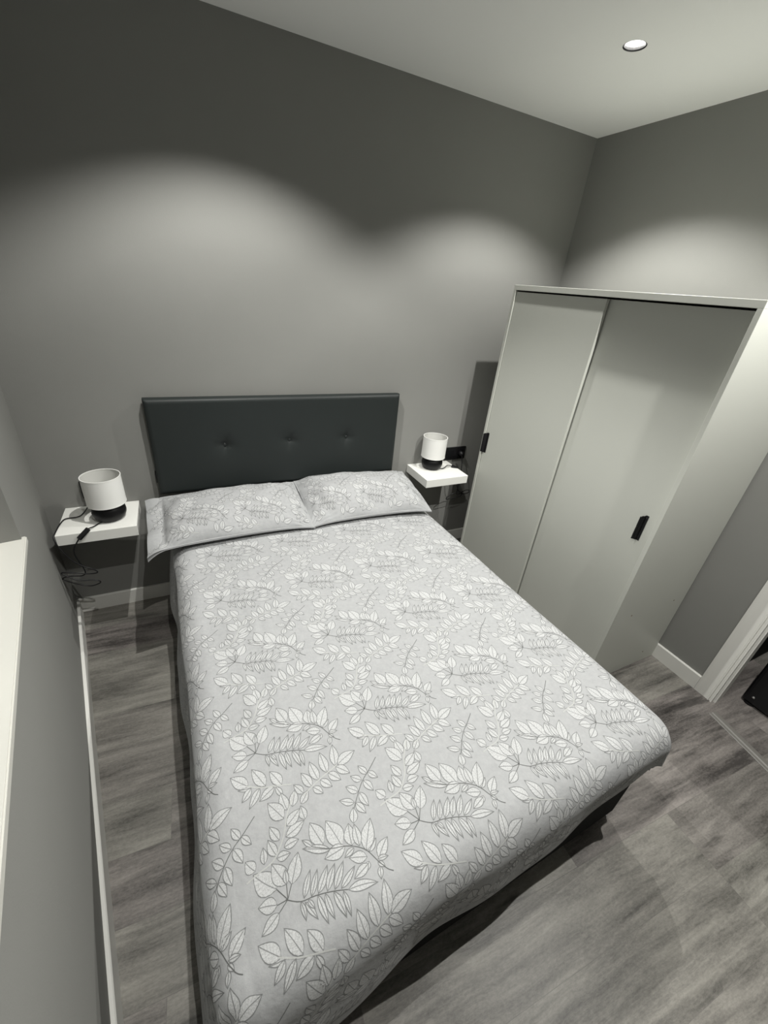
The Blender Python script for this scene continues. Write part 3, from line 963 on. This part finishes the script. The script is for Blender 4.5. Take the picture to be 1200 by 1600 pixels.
# ------------------------------------------------------------------ pillows
def pillow(name, label, cx, cy, A, B, T, yaw, zc, tilt, sleeve, seed):
    f1 = sines(seed, 8, 6, 16); f2 = sines(seed + 1, 10, 24, 60)
    cy_, sy_ = math.cos(yaw), math.sin(yaw)
    ct, st = math.cos(tilt), math.sin(tilt)
    def shape(s, t, side):
        u = s / A; v = t / B
        lo = sleeve            # where the stuffed part starts at the left end
        uf = np.where(u < 0, -np.clip(-u / lo, 0, 1), u)
        uf = np.clip(uf, -1, 1); vc = np.clip(v, -1, 1)
        th = np.maximum(1 - np.abs(uf) ** 3.2, 0) ** 0.72 * np.maximum(1 - np.abs(vc) ** 2.6, 0) ** 0.72
        edge = np.maximum(1 - np.abs(uf) ** 6, 0) * np.maximum(1 - np.abs(vc) ** 6, 0)
        wr = 0.020 * f1(s, t) * edge + 0.022 * f2(s, t) * (0.3 + 0.7 * np.abs(uf)) * edge ** 0.5
        wr = wr - 0.016 * np.exp(-((u - 0.15) ** 2 / 0.05 + (v + 0.75) ** 2 / 0.12)) * edge ** 0.5 - 0.012 * np.exp(-((u + 0.45) ** 2 / 0.03 + (v - 0.35) ** 2 / 0.3)) * edge
        wr = wr + 0.005 * np.sin(34 * (u * 0.8 + v * 0.35) + 2.2 * np.sin(3 * v + seed)) * np.exp(-((np.abs(u) - 0.85) ** 2) / 0.05) * edge ** 0.5
        # fold lines gathering at the corners
        ga = 0.004 * np.sin(26 * np.arctan2(1.05 - np.abs(vc), 1.05 - np.abs(uf))) * np.exp(-((1 - np.abs(uf)) ** 2 + (1 - np.abs(vc)) ** 2) / 0.12) * edge ** 0.3
        x = s * (1 - 0.018 * (1 - v * v) * np.abs(u) ** 2)
        y = t * (1 - 0.10 * (1 - u * u) * np.abs(v) ** 2)
        flat = np.clip((-u - lo) / max(1 - lo, 1e-3), 0, 1)
        zt = (T * th + wr + ga + 0.003) if side > 0 else (-0.62 * T * th - 0.003)
        zt = zt + flat * (0.020 * np.sin(4.2 * v + 0.6) * side - 0.026 * flat) * (1 if sleeve < 1 else 0)
        zt = zt - 0.014 * np.abs(u) ** 5 * np.abs(v) ** 4 * np.where(v < 0, 1, 0.3)
        y2 = y * ct - zt * st; z2 = y * st + zt * ct
        return np.stack([cx + x * cy_ - y2 * sy_, cy + x * sy_ + y2 * cy_, zc + z2], -1)
    g = np.linspace(-1, 1, 110); e = 0.6 * g + 0.4 * np.sin(g * math.pi / 2)
    gu, gv = np.meshgrid(e * A, e * B)
    top = lambda s, t: shape(s, t, 1)
    def inside(s, t):
        return abs(s) < A * 0.97 and abs(t) < B * 0.95
    p = printed_cloth(name, top, gu, gv, inside, CLOTH, 0.0, back=False, tiles=((-4, 4), (-4, 4)), eps=0.0004,
                      pat=lambda s, t: (s * 0.86 + (0.05 * seed) % 0.27, -t * 0.86 + (0.03 * seed) % 0.27))
    # underside, joined into the same mesh
    bot = shape(gu, gv, -1).reshape(-1, 3)
    bm = bmesh.new(); bm.from_mesh(p.data)
    n = gu.shape[0]
    bv = [bm.verts.new(tuple(q)) for q in bot]
    bm.verts.ensure_lookup_table()
    for j in range(n - 1):
        for i in range(n - 1):
            a = j * n + i
            f = bm.faces.new((bv[a], bv[a + n], bv[a + n + 1], bv[a + 1])); f.smooth = True
    loop = [i for i in range(n)] + [j * n + n - 1 for j in range(1, n)] + [(n - 1) * n + i for i in range(n - 2, -1, -1)] + [j * n for j in range(n - 2, 0, -1)]
    if sleeve >= 1:
        rim = loop
        for k in range(len(rim)):
            a, b = rim[k], rim[(k + 1) % len(rim)]
            bm.faces.new((bm.verts[a], bm.verts[b], bv[b], bv[a])).smooth = True
    else:
        for k in range(len(loop)):
            a, b = loop[k], loop[(k + 1) % len(loop)]
            if a % n == 0 and b % n == 0:
                continue          # the open end of the pillowcase
            bm.faces.new((bm.verts[a], bm.verts[b], bv[b], bv[a])).smooth = True
    bm.to_mesh(p.data); bm.free()
    tag(p, label, 'pillow')
    return p
pillow('pillow', 'left leaf-print pillow with its open case end hanging over the bed side', 0.800, -0.280, 0.374, 0.208, 0.085, math.radians(1.0), 0.648, math.radians(8), 0.80, 21)
pillow('pillow', 'right leaf-print pillow under the headboard beside the right bedside shelf', 1.512, -0.281, 0.348, 0.210, 0.090, math.radians(-2.0), 0.648, math.radians(8), 1.0, 30)

# ------------------------------------------------------------------ bedside shelves, lamps, sockets
def shelf(x0, x1, z1, label):
    o = box('floating_shelf', x0, x1, -0.262, -0.0005, z1 - 0.052, z1, M_SHELF, None, 0.0012, 1)
    return tag(o, label, 'shelf', 'floating bedside shelves')
shelf(0.079, 0.389, 0.631, 'white floating shelf on the left of the bed, in the corner')
shelf(1.949, 2.257, 0.681, 'white floating shelf on the right of the bed, next to the wardrobe')

def lamp(x, y, z, label, k=1.0):
    t = thing('table_lamp', label, 'lamp', (x, y, z), 'bedside table lamps')
    bm = bmesh.new()
    pr = []
    for i in range(15):
        a = -math.pi / 2 * 0.80 + (math.pi * 0.80) * i / 14
        pr.append((0.036 + 0.034 * math.cos(a), 0.040 + 0.040 * math.sin(a) / math.sin(math.pi / 2 * 0.80)))
    pr = [(pr[0][0] - 0.003, 0.0)] + pr
    pr += [(0.018, 0.083), (0.014, 0.086), (0.014, 0.098)]
    add_lathe(bm, [(r * k, h * k) for r, h in pr], 0, 0, 0, 48)
    link_bm('base', bm, M_LAMPBASE, t, True)
    bm = bmesh.new()
    Rr, z0, z1, th = 0.0785 * k, 0.085 * k, 0.216 * k, 0.0016
    add_lathe(bm, [(Rr, z0), (Rr, z1)], 0, 0, 0, 64, False, False)
    add_lathe(bm, [(Rr - th, z0), (Rr - th, z1)], 0, 0, 0, 64, False, False)
    for f in list(bm.faces)[64:]:
        f.material_index = 1
    link_bm('shade', bm, [M_SHADE, M_SHADEIN], t, True)
    for zz in (z0, z1):
        bm = bmesh.new()
        add_lathe(bm, [(Rr + 0.0006, zz - 0.0035), (Rr + 0.0006, zz + 0.0005), (Rr - th - 0.0008, zz + 0.0005), (Rr - th - 0.0008, zz - 0.0035), (Rr + 0.0006, zz - 0.0035)], 0, 0, 0, 64, False, False)
        link_bm('shade_rim', bm, M_SHADE, t)
    bm = bmesh.new()
    add_lathe(bm, [(0.014, 0.096 * k), (0.014, 0.120 * k), (0.010, 0.123 * k)], 0, 0, 0, 20)
    link_bm('lamp_holder', bm, M_BLACK, t)
    bm = bmesh.new()
    for a in (0, 2.094, 4.189):
        add_tube(bm, [np.array((0.012 * math.cos(a), 0.012 * math.sin(a), 0.116 * k)), np.array(((Rr - 0.002) * math.cos(a), (Rr - 0.002) * math.sin(a), 0.112 * k))], 0.0012, 6)
    link_bm('shade_carrier', bm, M_TRIM, t)
    return t
def cord(t, pts, r=0.0027, sub=6):
    L = Vector(t.location)
    bm = bmesh.new()
    path = [p - np.array(L) for p in smooth_path(pts, sub)]
    add_tube(bm, path, r, 8)
    return link_bm('power_cord', bm, M_BLACK, t, True)
def inline_switch(t, a, b):
    a = np.array(a); b = np.array(b)
    L = np.array(Vector(t.location))
    d = b - a; ln = np.linalg.norm(d); d /= ln
    up = np.array((0.1, -0.4, 1.0)); sd = np.cross(d, up); sd /= np.linalg.norm(sd); up = np.cross(sd, d)
    bm = bmesh.new()
    add_box(bm, 0, ln, -0.0095, 0.0095, -0.007, 0.007, 0.004, 3)
    for v in bm.verts:
        p = a + d * v.co.x + sd * v.co.y + up * v.co.z - L
        v.co = tuple(p)
    s = link_bm('cord_switch', bm, M_BLACK, t)
    return s

LL = lamp(0.279, -0.150, 0.6312, 'white drum table lamp with squat black base on the left shelf')
sw0, sw1 = (0.205, -0.256, 0.645), (0.163, -0.276, 0.609)
c1 = [(0.262, -0.196, 0.640), (0.241, -0.200, 0.6365), (0.222, -0.226, 0.637), sw0]
cord(LL, c1)
inline_switch(LL, sw0, sw1)
c2 = [sw1, (0.150, -0.278, 0.590), (0.137, -0.276, 0.567), (0.130, -0.272, 0.536), (0.136, -0.270, 0.493), (0.144, -0.268, 0.455), (0.144, -0.262, 0.418), (0.125, -0.256, 0.401), (0.080, -0.252, 0.407),
      (0.052, -0.252, 0.400), (0.066, -0.255, 0.384), (0.113, -0.262, 0.356), (0.153, -0.268, 0.344), (0.188, -0.272, 0.354), (0.191, -0.276, 0.369), (0.171, -0.278, 0.381), (0.114, -0.276, 0.393), (0.078, -0.268, 0.416),
      (0.058, -0.262, 0.438), (0.089, -0.264, 0.434), (0.153, -0.270, 0.416), (0.188, -0.275, 0.416), (0.193, -0.278, 0.427), (0.177, -0.281, 0.447), (0.142, -0.284, 0.477), (0.110, -0.284, 0.523), (0.087, -0.280, 0.579),
      (0.075, -0.268, 0.624), (0.080, -0.235, 0.6365), (0.086, -0.160, 0.6365), (0.100, -0.121, 0.6365), (0.142, -0.118, 0.637), (0.161, -0.097, 0.638), (0.180, -0.048, 0.650), (0.200, -0.040, 0.690), (0.206, -0.030, 0.714)]
cord(LL, c2)
def plug(t, x, y, z):
    L = Vector(t.location)
    bm = bmesh.new()
    add_lathe(bm, [(0.0185, 0.0), (0.0185, 0.016), (0.012, 0.026), (0.005, 0.034)], 0, 0, 0, 24)
    p = link_bm('plug', bm, M_BLACK, t, True)
    p.matrix_local = Matrix.Translation((x - L.x, y - L.y, z - L.z)) @ Matrix.Rotation(math.pi / 2, 4, 'X')
plug(LL, 0.206, -0.0125, 0.720)
def socket(x0, x1, z0, z1, n, label):
    t = thing('wall_socket', label, 'socket', ((x0 + x1) / 2, 0, (z0 + z1) / 2), 'black wall sockets by the bed')
    w_, h_ = (x1 - x0) / 2, (z1 - z0) / 2
    box('frame_plate', -w_, w_, -0.009, -0.0002, -h_, h_, M_BLACK, t, 0.002)
    for i in range(n):
        cx = -w_ + (2 * i + 1) * w_ / n
        box('insert', cx - 0.027, cx + 0.027, -0.012, -0.009, -0.027, 0.027, M_BLACKMETAL, t, 0.001)
socket(0.162, 0.250, 0.676, 0.765, 1, 'single black wall socket behind the left table lamp')
socket(2.232, 2.400, 0.688, 0.777, 2, 'double black wall socket above the right shelf, near the wardrobe')

RL = lamp(2.083, -0.086, 0.6812, 'white drum table lamp with squat black base on the right shelf', 0.985)
sA, sB = (2.222, -0.118, 0.692), (2.262, -0.136, 0.676)
cord(RL, [(2.118, -0.118, 0.690), (2.140, -0.130, 0.6865), (2.165, -0.122, 0.6875), (2.195, -0.108, 0.694), sA])
inline_switch(RL, sA, sB)
c3 = [sB, (2.275, -0.140, 0.650), (2.285, -0.130, 0.595), (2.297, -0.120, 0.540), (2.318, -0.115, 0.500), (2.330, -0.112, 0.484), (2.360, -0.110, 0.470), (2.345, -0.118, 0.448), (2.300, -0.130, 0.452), (2.250, -0.130, 0.448), (2.222, -0.128, 0.444),
      (2.226, -0.124, 0.458), (2.262, -0.120, 0.474), (2.305, -0.118, 0.482), (2.345, -0.114, 0.468), (2.390, -0.110, 0.458), (2.430, -0.100, 0.462), (2.425, -0.092, 0.476), (2.380, -0.092, 0.470), (2.345, -0.096, 0.450), (2.325, -0.098, 0.462), (2.325, -0.098, 0.500),
      (2.332, -0.094, 0.545), (2.338, -0.086, 0.600), (2.345, -0.070, 0.660), (2.352, -0.050, 0.700), (2.356, -0.036, 0.728)]
cord(RL, c3)
plug(RL, 2.357, -0.0125, 0.733)

# ------------------------------------------------------------------ black case in the hall
case = thing('hard_case', 'black case standing on the floor of the dark hall beyond the doorway', 'case', (3.240, -2.035, 0))
bm = bmesh.new(); add_box(bm, -0.195, 0.25, -0.30, 0.255, 0.012, 0.62, 0.02, 3)
link_bm('shell', bm, M_BLACK, case)
for fx in (-0.17, 0.20):
    for fy in (-0.26, 0.22):
        bm = bmesh.new(); add_lathe(bm, [(0.022, 0.0), (0.026, 0.006), (0.024, 0.014)], fx, fy, 0, 20)
        link_bm('foot', bm, M_BLACKMETAL, case)
bm = bmesh.new(); add_lathe(bm, [(0.006, -0.001), (0.006, 0.003), (0.003, 0.005)], 0, 0, 0, 14)
s_ = link_bm('corner_stud', bm, M_CHROME, case)
s_.matrix_local = Matrix.Translation((-0.195, 0.215, 0.06)) @ Matrix.Rotation(-math.pi / 2, 4, 'Y')
